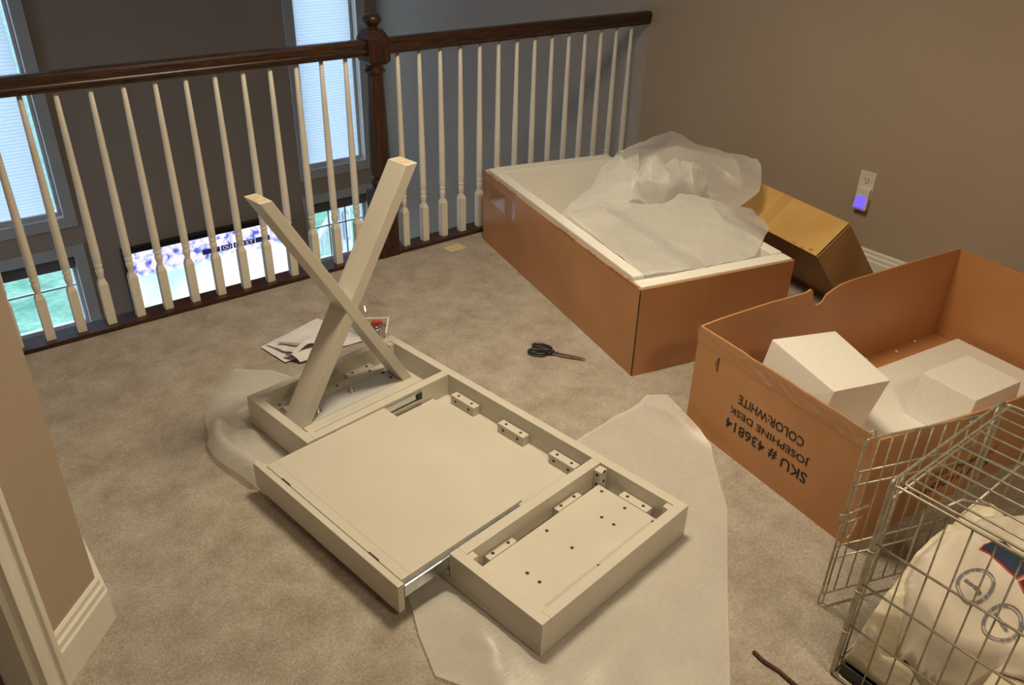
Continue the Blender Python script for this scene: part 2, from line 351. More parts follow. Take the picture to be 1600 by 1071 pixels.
MB().hexa([(x0, -.045, slope(x0) - .05), (x1, -.045, slope(x1) - .05), (x1, .045, slope(x1) - .05), (x0, .045, slope(x0) - .05), (x0, -.045, slope(x0)), (x1, -.045, slope(x1)), (x1, .045, slope(x1)), (x0, .045, slope(x0))]).obj('top_rail', M['deckwood'], rl)
MB().hexa([(x0, -.03, slope(x0) - .75), (x1, -.03, slope(x1) - .75), (x1, .03, slope(x1) - .75), (x0, .03, slope(x0) - .75), (x0, -.03, slope(x0) - .70), (x1, -.03, slope(x1) - .70), (x1, .03, slope(x1) - .70), (x0, .03, slope(x0) - .70)]).obj('bottom_rail', M['deckwood'], rl)
for i in range(8):
    x = 2.75 + i * .062
    MB().box(x, x + .022, -.015, .015, slope(x) - .72, slope(x) - .03).obj('baluster', M['deckwood'], rl)
MB().box(2.60, 3.6, 3.56, 6.2, -3.2, -3.02).struct('deck_platform', M['deckwood'])

# ------------------------------------------------------------------ stair railing
rail = thing('loft_railing', 'loft railing with dark oak handrail, turned newel post and white balusters', 'railing', (0, 0, 0))
def handrail(xa, xb):
    hp_ = [(.021, .870), (.023, .878), (.029, .884), (.030, .892), (.028, .896), (.031, .912), (.030, .921), (.024, .928), (.012, .931)]
    pr = hp_ + [(-y, z) for y, z in hp_[::-1]]
    n = len(pr); v = [(xa, y, z) for y, z in pr] + [(xb, y, z) for y, z in pr]
    f = [tuple(range(n)), tuple(range(n, 2 * n))] + [(i, (i + 1) % n, n + (i + 1) % n, n + i) for i in range(n)]
    MB().add(v, f).obj('handrail', M['oak'], rail)
NX = 1.738
handrail(.148, NX - .04); handrail(NX + .04, XR)
MB().box(.148, NX - .046, -.045, .05, 0, .017).obj('base_plate', M['oak'], rail, bevel=.003)
MB().box(NX + .046, XR, -.045, .05, 0, .017).obj('base_plate', M['oak'], rail, bevel=.003)
MB().box(.03, XR, .0, .052, -.25, -.001).struct('trim_1', M['wall'])
# baluster: square foot, chamfered shoulder, turned vase and ring, tapering pin
def baluster_mesh():
    m = MB(); h = .0155; z0, z1 = .017, .178
    q = lambda r, z: [(-r, -r, z), (r, -r, z), (r, r, z), (-r, r, z)]
    v = q(h, z0) + q(h, z1) + q(.0095, .198)
    f = [(3, 2, 1, 0)] + [(i, (i + 1) % 4, (i + 1) % 4 + 4, i + 4) for i in range(4)] + [(i + 4, (i + 1) % 4 + 4, (i + 1) % 4 + 8, i + 8) for i in range(4)] + [(8, 9, 10, 11)]
    m.add(v, f)
    m.lathe([(.0095, .192), (.0105, .205), (.0135, .222), (.0145, .232), (.012, .240), (.0115, .243), (.0145, .248), (.0145, .253), (.0118, .257), (.0145, .264), (.0148, .30), (.0138, .45), (.0105, .70), (.0080, .872)], 12)
    me = m.mesh()
    for p in me.polygons:
        p.use_smooth = len(p.vertices) == 4 and p.center.z > .2
    return me
bm_ = baluster_mesh(); bm_.materials.append(M['bal'])
for i in range(14):
    o = bpy.data.objects.new('baluster', bm_); COL.objects.link(o); o.parent = rail; o.location = (.2434 + .10498 * i, 0, 0)
for i in range(14):
    o = bpy.data.objects.new('baluster', bm_); COL.objects.link(o); o.parent = rail; o.location = (1.8467 + .10498 * i, 0, 0)
npo = MB(); h = .048
npo.box(-h, h, -h, h, 0, .30)
npo.lathe([(.046, .30), (.040, .315), (.034, .322), (.046, .334), (.047, .344), (.040, .352), (.036, .358), (.042, .372), (.044, .41), (.041, .55), (.034, .72), (.031, .79), (.033, .796), (.041, .802), (.042, .812), (.036, .818), (.034, .826), (.040, .838)], 20)
q = lambda r, z: [(-r, -r, z), (r, -r, z), (r, r, z), (-r, r, z)]
v = q(.036, .834) + q(h, .850) + q(h, .935) + q(.030, .968)
npo.add(v, [(3, 2, 1, 0)] + [(4 * k + i, 4 * k + (i + 1) % 4, 4 * k + 4 + (i + 1) % 4, 4 * k + 4 + i) for k in range(3) for i in range(4)] + [(12, 13, 14, 15)])
nw = npo.obj('newel_post', M['oak_v'], rail); nw.location = (NX, 0, 0)
fi = MB().lathe([(.024, .966), (.019, .974), (.020, .982), (.032, .992), (.038, 1.003), (.036, 1.012), (.026, 1.021), (.010, 1.027)], 20).obj('finial', M['oak_v'], nw, smooth=True)

# ------------------------------------------------------------------ television on far wall
tv = thing('television', 'black flat television on the far wall showing a bright football broadcast', 'television', (1.793, YF, -1.155))
MB().box(-.605, .605, -.075, -.012, -.35, .35).obj('tv_body', M['bezel'], tv, bevel=.006)
MB().box(-.568, .568, -.078, -.0745, -.318, .318).obj('screen', M['tv'], tv)
MB().box(-.15, .15, -.012, 0, -.15, .15).obj('wall_mount', M['black'], tv)
def text_mesh(body, x0, x1, y0, y1, bold=0):
    cu = bpy.data.curves.new('t', 'FONT'); cu.body = body; cu.size = 1; cu.offset = bold; cu.resolution_u = 3
    ob = bpy.data.objects.new('t', cu); COL.objects.link(ob); bpy.context.view_layer.update()
    me = bpy.data.meshes.new_from_object(ob.evaluated_get(bpy.context.evaluated_depsgraph_get()))
    bpy.data.objects.remove(ob); bpy.data.curves.remove(cu)
    ax = [v.co.x for v in me.vertices]; ay = [v.co.y for v in me.vertices]
    for v in me.vertices:
        v.co.x = x0 + (v.co.x - min(ax)) / (max(ax) - min(ax)) * (x1 - x0); v.co.y = y0 + (v.co.y - min(ay)) / (max(ay) - min(ay)) * (y1 - y0); v.co.z = 0
    me.update(); return me
for (a, b, t) in ((-.07, .06, None), (.07, .155, 'OU'), (.165, .215, '0'), (.225, .33, '1ST'), (.335, .45, None)):
    MB().box(a, b, -.0800, -.0783, .188, .228).obj('caption_box', M['bug'], tv)
    if t:
        tm = text_mesh(t, a + .012, b - .012, .195, .221)
        o = link('caption_text', tm, M['bugtext'], tv); o.rotation_euler = (math.pi / 2, 0, 0); o.location = (0, -.0808, 0)

# ------------------------------------------------------------------ wall outlet + night light
ol = thing('wall_outlet', 'white wall outlet plate on tan right wall above the leaning carton', 'outlet', (XR, -1.348, .40), -math.pi / 2)
MB().box(-.036, .036, -.006, 0, -.058, .058).obj('cover_plate', M['plug'], ol, bevel=.002)
rc = MB().prism([(.017 * math.cos(a), .014 * math.sin(a)) for a in [2 * math.pi * k / 16 for k in range(16)]], .006, .0075, lambda x, y, z: (x, -z, .022 + y)).obj('receptacle', M['plug'], ol)
MB().box(-.009, -.006, -.0082, -.0074, .021, .031).box(.006, .009, -.0082, -.0074, .021, .031).box(-.002, .002, -.0082, -.0074, .009, .014).obj('slots', M['hole'], rc)
nl = thing('night_light', 'plug in night light glowing blue in the wall outlet', 'night light', (XR, -1.352, .352), -math.pi / 2)
MB().hexa([(-.03, -.030, -.055), (.03, -.030, -.055), (.03, -.0085, -.055), (-.03, -.0085, -.055), (-.029, -.022, .040), (.029, -.022, .040), (.029, -.0085, .040), (-.029, -.0085, .040)]).obj('housing', M['plug'], nl, bevel=.004)
MB().hexa([(-.024, -.035, -.046), (.024, -.035, -.046), (.024, -.026, -.046), (-.024, -.026, -.046), (-.022, -.031, .004), (.022, -.031, .004), (.022, -.022, .004), (-.022, -.022, .004)]).obj('glowing_lens', M['nightglow'], nl, bevel=.003)

# ------------------------------------------------------------------ desk, upside down
DO = (.8748, -2.1282, .006); DR = math.atan2(.126, .992)
dsk = thing('desk', 'white desk lying upside down on the carpet with one crossed leg set fitted', 'desk', DO, DR)
HB = .099; TH = .028; AW, BW = .561, 1.2335
def part(name, m, mt='desk', par=None, bev=.0015, label=None): return m.obj(name, M[mt], par or dsk, label, bevel=bev)
part('desktop', MB().box(0, AW, 0, BW, 0, .022))
part('back_apron', MB().box(AW - TH, AW, 0, BW, .022, HB))
part('side_apron', MB().box(TH, AW - TH, 0, TH, .022, HB))
part('side_apron', MB().box(TH, AW - TH, BW - TH, BW, .022, HB))
part('front_apron', MB().box(0, TH, 0, .302, .022, HB))
part('front_apron', MB().box(0, TH, .905, BW, .022, HB))
dv2 = part('divider', MB().box(TH, AW - TH, .272, .302, .022, HB))
dv1 = part('divider', MB().box(TH, AW - TH, .905, .935, .022, HB))
part('inner_panel', MB().box(0, .462, .306, .901, .022, .040))
part('leg_mounting_panel', MB().box(.032, .503, .032, .250, .022, .052), bev=.001)
holes = [(.486, .225), (.477, .139), (.488, .055), (.405, .159), (.406, .12), (.264, .225), (.264, .14), (.265, .054), (.122, .159), (.122, .119), (.052, .139)]
hm = MB().lathe([(.0048, .0519), (.0048, .0526)], 12).mesh(); hm.materials.append(M['hole'])
pan = [o for o in dsk.children if o.name.startswith('leg_mounting_panel')][0]
for x, y in holes:
    o = bpy.data.objects.new('screw_hole', hm); COL.objects.link(o); o.parent = pan; o.location = (x, y, 0)
def cleat(x0, x1, y0, y1, z0, z1, ax, face=None):
    c = part('cleat', MB().box(x0, x1, y0, y1, z0, z1), bev=.002)
    for t in (.22, .78):
        px = x0 + (x1 - x0) * (t if ax == 0 else .5); py = y0 + (y1 - y0) * (t if ax == 1 else .5)
        o = bpy.data.objects.new('screw_hole', hm); COL.objects.link(o); o.parent = c; o.location = (px, py, z1 - .052)
        if face is not None:
            q = bpy.data.objects.new('screw_hole', hm); COL.objects.link(q); q.parent = c
            tt = t + .12
            if face == 'x-':
                q.rotation_euler = (0, -math.pi / 2, 0); q.location = (x0 + .052, y0 + (y1 - y0) * (tt - .12 + .0), (z0 + z1) / 2)
            if face == 'y-':
                q.rotation_euler = (math.pi / 2, 0, 0); q.location = (x0 + (x1 - x0) * tt, y0 + .052, (z0 + z1) / 2)
    return c
for b0, b1 in ((.755, .862), (.540, .648), (.340, .438)): cleat(.504, .532, b0, b1, .022, .054, 1, 'x-')
cleat(.338, .432, .250, .2715, .022, .056, 0); cleat(.085, .180, .250, .2715, .022, .056, 0)
cleat(.504, .532, .088, .182, .022, .054, 1)
cleat(.335, .440, 1.176, 1.205, .022, .050, 0); cleat(.06, .16, 1.176, 1.205, .022, .050, 0)
vc = part('corner_cleat', MB().box(.505, .532, .246, .2715, .03, HB - .008), bev=.002)
for z in (.045, .078):
    for dx, rot, lo_ in ((0, (0, -math.pi / 2, 0), (.505 + .052, .259, z)), (1, (math.pi / 2, 0, 0), (.519, .246 + .052, z + .012))):
        o = bpy.data.objects.new('screw_hole', hm); COL.objects.link(o); o.parent = vc; o.rotation_euler = rot; o.location = lo_
for x, y in ((TH, TH), (AW - TH - .02, TH), (TH, BW - TH - .02), (AW - TH - .02, BW - TH - .02), (TH, .885 + .05), (TH, .252)):
    part('corner_block', MB().box(x, x + .02, y, y + .02, .022, HB - .004), bev=.0015)
part('sticker', MB().box(.276, .310, BW - TH - .0008, BW - TH + .0001, .062, .086), 'sticker', bev=0)
# crossed leg set
lb = part('leg_board', MB().box(.07, .505, 1.005, 1.165, .022, .044))
part('mounting_plate', MB().box(.10, .49, 1.045, 1.135, .044, .0475), 'plate', par=lb, bev=.001, label='grey painted mounting plate')
part('edge_strip', MB().box(.075, .50, 1.137, 1.163, .044, .058), par=lb)
def beam(p0, p1, w, b0, b1):
    # in-plane beam cut level at both ends, horizontal width w
    (a0, z0), (a1, z1) = p0, p1
    return MB().hexa([(a0, b0, z0), (a0 + w, b0, z0), (a0 + w, b1, z0), (a0, b1, z0), (a1, b0, z1), (a1 + w, b0, z1), (a1 + w, b1, z1), (a1, b1, z1)])
leg1 = part('leg', beam((.055, .044), (.505, .765), .043, 1.042, 1.127), bev=.002)
leg2 = part('leg', beam((.455, .044), (.026, .765), .037, 1.042, 1.122), bev=.002)
leg2.location.y = -.0015
part('end_grain', MB().box(.512, .540, 1.062, 1.108, .7645, .7656), 'raw', par=leg1, bev=0, label='bare wood end with pads')
part('end_grain', MB().box(.031, .058, 1.058, 1.106, .7645, .7656), 'raw', par=leg2, bev=0, label='bare wood end with pads')
bolt = MB().lathe([(.012, .0475), (.012, .0495), (.0085, .0495), (.0085, .057), (.0045, .0575), (.0045, .064)], 12).mesh(); bolt.materials.append(M['steel'])
for x, y in ((.150, 1.083), (.292, 1.104)):
    o = bpy.data.objects.new('bolt', bolt); COL.objects.link(o); o.parent = lb; o.location = (x, y, 0)
for x, y in ((.435, 1.124), (.435, 1.083)):
    o = bpy.data.objects.new('bolt_hole', hm); COL.objects.link(o); o.parent = lb; o.location = (x, y, -.004); o.scale = (1.2, 1.2, 1)
for x, y in ((.268, 1.150), (.40, 1.150)):
    o = bpy.data.objects.new('screw_hole', hm); COL.objects.link(o); o.parent = lb; o.location = (x, y, .006)
# drawer pulled out
dr = part('drawer', MB().box(-.132, .270, .320, .902, .086, .0935).box(-.132, .262, .322, .334, .030, .086).box(-.132, .262, .876, .888, .030, .086).box(.252, .262, .334, .876, .030, .086), bev=.001)
part('drawer_front', MB().box(-.156, -.138, .302, .930, .016, .100), par=dr)
part('drawer_inner_front', MB().box(-.1375, -.1322, .325, .885, .02, .090), par=dr)
MB().box(-.106, -.1048, .320, .902, .0934, .0937).obj('panel_groove', M['groove'], dr)
for b in (.42, .80):
    MB().box(-.1395, -.1325, b - .018, b + .018, .090, .0995).obj('bracket', M['hole'], dr)
for b0, b1, s in ((.8885, .9045, 1), (.3025, .3215, -1)):
    sl = MB().box(-.136, .255, b0, b1, .052, .088).obj('drawer_slide', M['steel'], dr, bevel=.003)
sl = MB().box(.10, .418, .897, .9048, .060, .064).box(.10, .418, .897, .9048, .088, .092).box(.10, .418, .9020, .9048, .064, .088).obj('slide_channel', M['steel'], dv1, bevel=.0008)
MB().box(.398, .414, .894, .9018, .064, .088).obj('slide_stop', M['black'], dv1, bevel=.002)
MB().box(-.02, .418, .3022, .308, .055, .090).obj('slide_channel', M['steel'], dv2, bevel=.001)
MB().box(-.10, -.02, .3022, .3026, .062, .080).obj('slide_track', M['steel'], dv2)

# ------------------------------------------------------------------ thin floor sheets
def inside(p, poly):
    c = False; n = len(poly)
    for i in range(n):
        (x1, y1), (x2, y2) = poly[i], poly[i - 1]
        if (y1 > p[1]) != (y2 > p[1]) and p[0] < (x2 - x1) * (p[1] - y1) / (y2 - y1) + x1: c = not c
    return c
def nearest(p, poly):
    best = None
    for i in range(len(poly)):
        a = Vector(poly[i - 1]); b = Vector(poly[i]); ab = b - a; t = max(0, min(1, (Vector(p) - a).dot(ab) / ab.length_squared)); q = a + ab * t
        d = (q - Vector(p)).length
        if best is None or d < best[0]: best = (d, q)
    return best
def desk_local(x, y):
    p = Vector((x - DO[0], y - DO[1])); c, s = math.cos(DR), math.sin(DR); return p.x * c + p.y * s, -p.x * s + p.y * c
def floor_sheet(name, poly, hf, step, label, cat):
    from mathutils.geometry import delaunay_2d_cdt
    bd = []
    for i in range(len(poly)):
        p = Vector(poly[i]); q = Vector(poly[(i + 1) % len(poly)]); n = max(1, int((q - p).length / step))
        bd += [p.lerp(q, k / n) for k in range(n)]
    pts = list(bd); xs_ = [p.x for p in bd]; ys_ = [p.y for p in bd]; g = [(p.x, p.y) for p in bd]
    for i in range(int((max(xs_) - min(xs_)) / step) + 1):
        for j in range(int((max(ys_) - min(ys_)) / step) + 1):
            p = (min(xs_) + (i + .5 * (j % 2)) * step, min(ys_) + j * step)
            if inside(p, g) and nearest(p, g)[0] > step * .6: pts.append(Vector(p))
    nb = len(bd)
    vo, _, fs, *_r = delaunay_2d_cdt(pts, [(i, (i + 1) % nb) for i in range(nb)], [], 1, 1e-6)
    vs = []
    for p in vo:
        d = nearest((p.x, p.y), g)[0]; a, b = desk_local(p.x, p.y); z = hf(p.x, p.y, d)
        e = max(-a, a - AW, -b, b - BW)       # distance outside the desk footprint
        if -.16 < a < 0 and .29 < b < .94: e = min(e, 0.0); z = min(z, .010)
        if e < .012: z = min(z, .004)
        elif e < .05: z = min(z, .004 + (e - .012) * 1.8)
        vs.append((p.x, p.y, z))
    me = bpy.data.meshes.new('m'); me.from_pydata(vs, [], fs); me.validate(); me.update()
    o = link(name, me, M['floorwrap'], None, None, True); tag(o, label, cat); return o
def hR(x, y, d):
    z = .007 + .010 * abs(fbm(x * 3, y * 3, 1, 2)) + .002 * fbm(x * 9, y * 9, 2, 1)
    # billow on the drawer side
    a, b = desk_local(x, y)
    if a < 0: z += .045 * math.exp(-((a + .07) / .07) ** 2) * math.exp(-((b - .08) / .14) ** 2) * (.8 + .4 * fbm(x * 9, y * 9, 3))
    if b < 0: z += .016 * math.exp(-((a - .15) / .2) ** 2) * math.exp(-((b + .12) / .06) ** 2)
    # leaning up on the box end
    s = (Vector((x, y)) - Vector((1.742, -2.346))).dot(Vector((.141, .99))); t = (Vector((x, y)) - Vector((1.742, -2.346))).dot(Vector((-.99, .141)))
    if 0 <= t < .14 and s > .40: z += (1 - t / .14) ** 2 * .085 * min(1, (s - .40) / .22)
    return max(z, .003)
floor_sheet('foam_wrap', [(1.30, -1.62), (1.52, -1.577), (1.66, -1.56), (1.80, -1.565), (1.822, -1.63), (1.806, -1.70), (1.800, -1.72), (1.79, -1.80), (1.775, -1.86), (1.60, -2.065), (1.36, -2.26), (1.157, -2.43), (.98, -2.56), (.86, -2.42), (.66, -2.03), (.69, -1.92), (.735, -1.80), (.90, -1.72), (1.1, -1.55)],
            hR, .02, 'white translucent foam sheet spread on carpet under the right end of the desk', 'packing foam')
def hL(x, y, d):
    z = .008 + .012 * abs(fbm(x * 4, y * 4, 4, 2)) + .003 * fbm(x * 10, y * 10, 5, 1)
    if y < -.93: z += .060 * math.exp(-((d - .035) / .028) ** 2)
    else: z += .045 * (1 - math.exp(-d / .06)) * math.exp(-((x - .70) / .14) ** 2)
    z += .018 * max(0, 1 - abs((x - .62) * .5 + (y + .93)) / .04)
    return max(z, .003)
floor_sheet('foam_wrap', [(.80, -.575), (.688, -.69), (.610, -.80), (.587, -.90), (.563, -.96), (.560, -1.02), (.569, -1.076), (.598, -1.203), (.66, -1.28), (.80, -1.30), (.95, -1.20), (1.0, -.95), (.93, -.72), (.90, -.66)],
            hL, .016, 'white translucent foam sheet crumpled under the left end of the desk', 'packing foam')

# ------------------------------------------------------------------ box 1: carton with polystyrene tray
B1 = thing('cardboard_box', 'long brown cardboard box by the railing holding a white polystyrene tray', 'box', (1.8897, -1.4111, 0), math.atan2(-.235, .972))
A1, L1, H1 = .650, 1.332, .336; t = .006
MB().box(0, t, .004, L1, 0, H1).obj('side_panel', M['card'], B1, bevel=.001)
MB().box(A1 - t, A1, .004, L1, 0, H1).obj('side_panel', M['card'], B1, bevel=.001)
MB().box(.003, A1, -.001, .005, 0, H1).obj('end_panel', M['card'], B1, bevel=.001)
MB().box(0, A1, L1 - t, L1, 0, H1).obj('end_panel', M['card'], B1, bevel=.001)
MB().box(t, A1 - t, .006, L1 - t, .001, .006).obj('bottom_panel', M['card'], B1)
fl = MB()
rnd = random.Random(3)
for b0, b1 in ((.02, .115), (.12, .20), (.30, .36), (.46, .60), (.98, 1.16), (1.20, 1.325)):
    y = b0
    while y < b1:
        w = rnd.uniform(.012, .03); fl.box(-.001, .005, y, min(y + w, b1), H1 - .002, H1 + rnd.uniform(.001, .005)); y += w
fl.obj('torn_edge', M['card_edge'], B1)
MB().box(-.0009, -.0003, .98, 1.325, .215, .298).obj('packing_tape', M['tape'], B1, label='shiny clear tape')
MB().box(-.0006, .0, -.0012, .0035, .008, H1 - .004).obj('corner_seam', M['hole'], B1)
tr = thing('polystyrene_tray', 'white polystyrene tray filling the long cardboard box by the railing', 'foam tray', (1.8897, -1.4111, 0), math.atan2(-.235, .972))
MB().box(.007, .052, .062, 1.29, .15, .356).obj('rim_bar', M['eps'], tr, bevel=.004)
MB().box(.007, A1 - .007, .0065, .060, .10, .342).obj('rim_bar', M['eps'], tr, bevel=.004)
MB().box(A1 - .055, A1 - .007, .062, 1.24, .15, .345).obj('rim_bar', M['eps'], tr, bevel=.004)
MB().box(.054, A1 - .007, 1.242, 1.322, .10, .348).obj('rim_bar', M['eps'], tr, bevel=.004)
MB().box(.007, .05, 1.2925, 1.322, .15, .342).obj('corner_pad', M['eps'], tr, bevel=.004)
MB().box(.054, A1 - .057, .062, 1.24, .08, .110).obj('tray_floor', M['eps'], tr)
# crumpled wrap: interpolated control nets, wrinkled
def crom(p0, p1, p2, p3, t): return (p1 + (p2 - p1) * t) * .62 + .38 * .5 * ((2 * p1) + (p2 - p0) * t + (2 * p0 - 5 * p1 + 4 * p2 - p3) * t * t + (3 * p1 - p0 - 3 * p2 + p3) * t ** 3)
def net(mb, G, res, amp, seed, fq=9):
    G = [[Vector(p) for p in r] for r in G]; nr, nc = len(G), len(G[0])
    def cl(i, n): return max(0, min(n - 1, i))
    rows = []
    for i in range((nr - 1) * res + 1):
        k = min(i // res, nr - 2); t_ = i / res - k; row = []
        cp = [crom(G[cl(k - 1, nr)][c], G[k][c], G[k + 1][c], G[cl(k + 2, nr)][c], t_) for c in range(nc)]
        for j in range((nc - 1) * res + 1):
            m_ = min(j // res, nc - 2); u = j / res - m_
            p = crom(cp[cl(m_ - 1, nc)], cp[m_], cp[m_ + 1], cp[cl(m_ + 2, nc)], u)
            r1 = 1 - 2 * abs(fbm(p.x * fq, p.y * fq, p.z * fq + seed, 3)); 
            p = p + Vector((fbm(p.x * fq, p.y * fq, p.z * fq + seed + 7, 2) * amp, fbm(p.z * fq, p.x * fq, p.y * fq + seed, 2) * amp, (r1 - .6) * amp))
            row.append(p)
        rows.append(row)
    w = len(rows[0]); v = [p for r in rows for p in r]
    f = [(i * w + j, i * w + j + 1, (i + 1) * w + j + 1, (i + 1) * w + j) for i in range(len(rows) - 1) for j in range(w - 1)]
    mb.add(v, f)
GA = [[(0.050, 0.060, 0.359), (0.19, 0.058, 0.347), (0.354, 0.066, 0.346), (0.53, 0.075, 0.350)], [(0.048, 0.36, 0.361), (0.281, 0.28, 0.372), (0.505, 0.24, 0.396), (0.650, 0.17, 0.352)], [(0.046, 0.62, 0.378), (0.286, 0.47, 0.411), (0.561, 0.4, 0.424), (0.750, 0.27, 0.352)], [(0.222, 0.73, 0.415), (0.398, 0.6, 0.417), (0.572, 0.5, 0.426), (0.77, 0.4, 0.370)], [(0.311, 0.8, 0.37), (0.457, 0.68, 0.35), (0.56, 0.58, 0.34), (0.58, 0.45, 0.33)]]
GE = [[(0.046, 0.655, 0.372), (0.152, 0.6, 0.378), (0.288, 0.54, 0.394)], [(0.227, 0.74, 0.422), (0.28, 0.68, 0.44), (0.351, 0.6, 0.431)], [(0.308, 0.8, 0.475), (0.34, 0.74, 0.5), (0.388, 0.66, 0.492)], [(0.383, 0.82, 0.52), (0.395, 0.78, 0.554), (0.507, 0.84, 0.523)]]
GB = [[(0.409, 0.78, 0.364), (0.50, 0.75, 0.359), (0.58, 0.72, 0.355), (0.66, 0.66, 0.357), (0.72, 0.55, 0.357), (0.74, 0.45, 0.357)], [(0.331, 0.82, 0.45), (0.49, 0.80, 0.454), (0.698, 0.77, 0.44), (0.859, 0.70, 0.39), (0.885, 0.60, 0.38), (0.846, 0.45, 0.418)], [(0.364, 0.80, 0.528), (0.482, 0.85, 0.523), (0.66, 0.85, 0.516), (0.794, 0.80, 0.494), (0.926, 0.72, 0.464), (0.89, 0.52, 0.494)], [(0.35, 0.72, 0.573), (0.42, 0.76, 0.568), (0.639, 0.82, 0.587), (0.764, 0.80, 0.536), (0.919, 0.74, 0.492), (0.918, 0.58, 0.516)]]
GC = [[(0.297, 0.56, 0.425), (0.333, 0.50, 0.42), (0.423, 0.50, 0.408), (0.546, 0.56, 0.393)], [(0.304, 0.56, 0.489), (0.307, 0.47, 0.517), (0.405, 0.47, 0.498), (0.561, 0.57, 0.463)], [(0.368, 0.62, 0.522), (0.372, 0.55, 0.553), (0.461, 0.56, 0.53), (0.567, 0.62, 0.511)], [(0.426, 0.66, 0.548), (0.451, 0.64, 0.557), (0.515, 0.64, 0.531), (0.571, 0.66, 0.52)]]
GD = [[(0.565, 0.56, 0.39), (0.562, 0.50, 0.395), (0.64, 0.54, 0.382)], [(0.544, 0.58, 0.454), (0.548, 0.50, 0.479), (0.665, 0.56, 0.432)], [(0.557, 0.62, 0.512), (0.56, 0.54, 0.525), (0.658, 0.58, 0.486)], [(0.579, 0.64, 0.538), (0.602, 0.60, 0.534), (0.658, 0.62, 0.506)]]
fs_ = MB()
net(fs_, GA, 18, .013, 1, 5); net(fs_, GE, 14, .008, 3, 6); net(fs_, GB, 14, .010, 5, 5); net(fs_, GC, 12, .014, 9, 9); net(fs_, GD, 12, .010, 13, 9)
wr = link('foam_wrap', fs_.mesh(), M['foamwrap'], None, None, True); wr.location = (1.8897, -1.4111, 0); wr.rotation_euler = (0, 0, math.atan2(-.235, .972))
tag(wr, 'white translucent foam sheet heaped up in the polystyrene tray by the railing', 'packing foam')

# ------------------------------------------------------------------ small leaning carton
E1 = Vector((.217, .976, 0)).normalized(); E3 = Vector((.626, -.139, -.767)).normalized(); E2 = E3.cross(E1) * -1
if E2.z > 0: E2 = -E2
PA = Vector((2.890, -1.537, .3865)); LL, WW, DD = .64, .178, .352
cb = thing('leaning_carton', 'small yellowish cardboard carton tilted between the long box and the right wall', 'box', tuple(PA))
def qb(o, a, b, c):
    return [o, o + a, o + a + b, o + b, o + c, o + a + c, o + a + b + c, o + b + c]
Z = Vector((0, 0, 0))
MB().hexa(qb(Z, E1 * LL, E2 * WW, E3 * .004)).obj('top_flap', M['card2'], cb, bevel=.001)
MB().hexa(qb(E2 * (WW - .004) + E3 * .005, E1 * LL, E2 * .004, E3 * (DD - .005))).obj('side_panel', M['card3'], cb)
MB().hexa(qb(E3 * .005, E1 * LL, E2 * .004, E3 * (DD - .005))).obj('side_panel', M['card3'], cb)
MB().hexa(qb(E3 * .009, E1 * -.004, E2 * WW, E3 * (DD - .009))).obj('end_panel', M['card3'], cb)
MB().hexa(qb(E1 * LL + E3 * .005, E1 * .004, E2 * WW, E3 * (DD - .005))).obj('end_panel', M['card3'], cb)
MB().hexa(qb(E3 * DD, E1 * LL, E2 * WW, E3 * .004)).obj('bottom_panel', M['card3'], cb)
MB().hexa(qb(E1 * .30 + E3 * -.0012, E1 * .055, E2 * WW, E3 * .001)).obj('packing_tape', M['tape2'], cb, label='shiny clear tape')
for a, b, w in ((.03, .160, .02), (.068, .168, .016), (.115, .164, .02)):
    MB().hexa(qb(E1 * a + E2 * b + E3 * -.0013, E1 * w, E2 * .008, E3 * .0012)).obj('torn_patch', M['card_edge'], cb)

# ------------------------------------------------------------------ box 2: open carton
O2 = (1.7424, -2.3458, 0); R2 = math.atan2(-.141, .990)
B2 = thing('open_carton', 'large open brown cardboard carton with upside down black print behind the wire crate', 'box', O2, R2)
A2, W2, H2 = 1.252, .642, .352; t = .006
# end panel facing the desk (x = 0 plane)
rnd = random.Random(5)
def topedge(u0, u1, z, amp, n=18): return [(u0 + (u1 - u0) * k / n, z + rnd.uniform(-amp, amp)) for k in range(n + 1)]
ep = [(0, 0), (W2, 0)] + [(u, z) for u, z in topedge(W2, 0, H2, .0018)]
MB().prism(ep, 0, t, lambda x, y, z: (z, x, y)).obj('end_panel', M['card'], B2)
MB().prism([(0, 0), (W2, 0)] + topedge(W2, 0, H2 + .006, .001), 0, t, lambda x, y, z: (A2 - z, x, y)).obj('end_panel', M['card'], B2)
# far long side, torn notch in its top edge
bp_ = [(t, 0), (A2 - t, 0), (A2 - t, H2 + .010), (1.0, H2 + .012), (.75, H2 + .010), (.66, .361), (.61, .357), (.573, .345), (.545, .333), (.532, .310), (.510, .303), (.492, .308), (.480, .335), (.472, .366), (.463, .372), (.44, .364), (.374, .364), (.28, .366), (.169, .363), (.08, .360), (t, .354)]
MB().prism(bp_, 0, t, lambda x, y, z: (x, W2 - z, y)).obj('side_panel', M['card'], B2)
# near long side, bowed outward a little
v = []; f = []; n = 12
for k in range(n + 1):
    x = t + (A2 - 2 * t) * k / n; bow = -.055 * math.sin(math.pi * k / n)
    for z, q in ((0, 0), (H2 - .006, 1)):
        yy = bow * q
        v += [(x, yy, z), (x, yy + t, z)]
for k in range(n):
    i = 4 * k
    f += [(i, i + 4, i + 6, i + 2), (i + 1, i + 3, i + 7, i + 5), (i + 2, i + 6, i + 7, i + 3), (i, i + 1, i + 5, i + 4)]
f += [(0, 2, 3, 1), (4 * n, 4 * n + 1, 4 * n + 3, 4 * n + 2)]
MB().add(v, f).obj('side_panel', M['card'], B2)
MB().box(t, A2 - t, t, W2 - t, .001, .007).obj('bottom_panel', M['card'], B2)
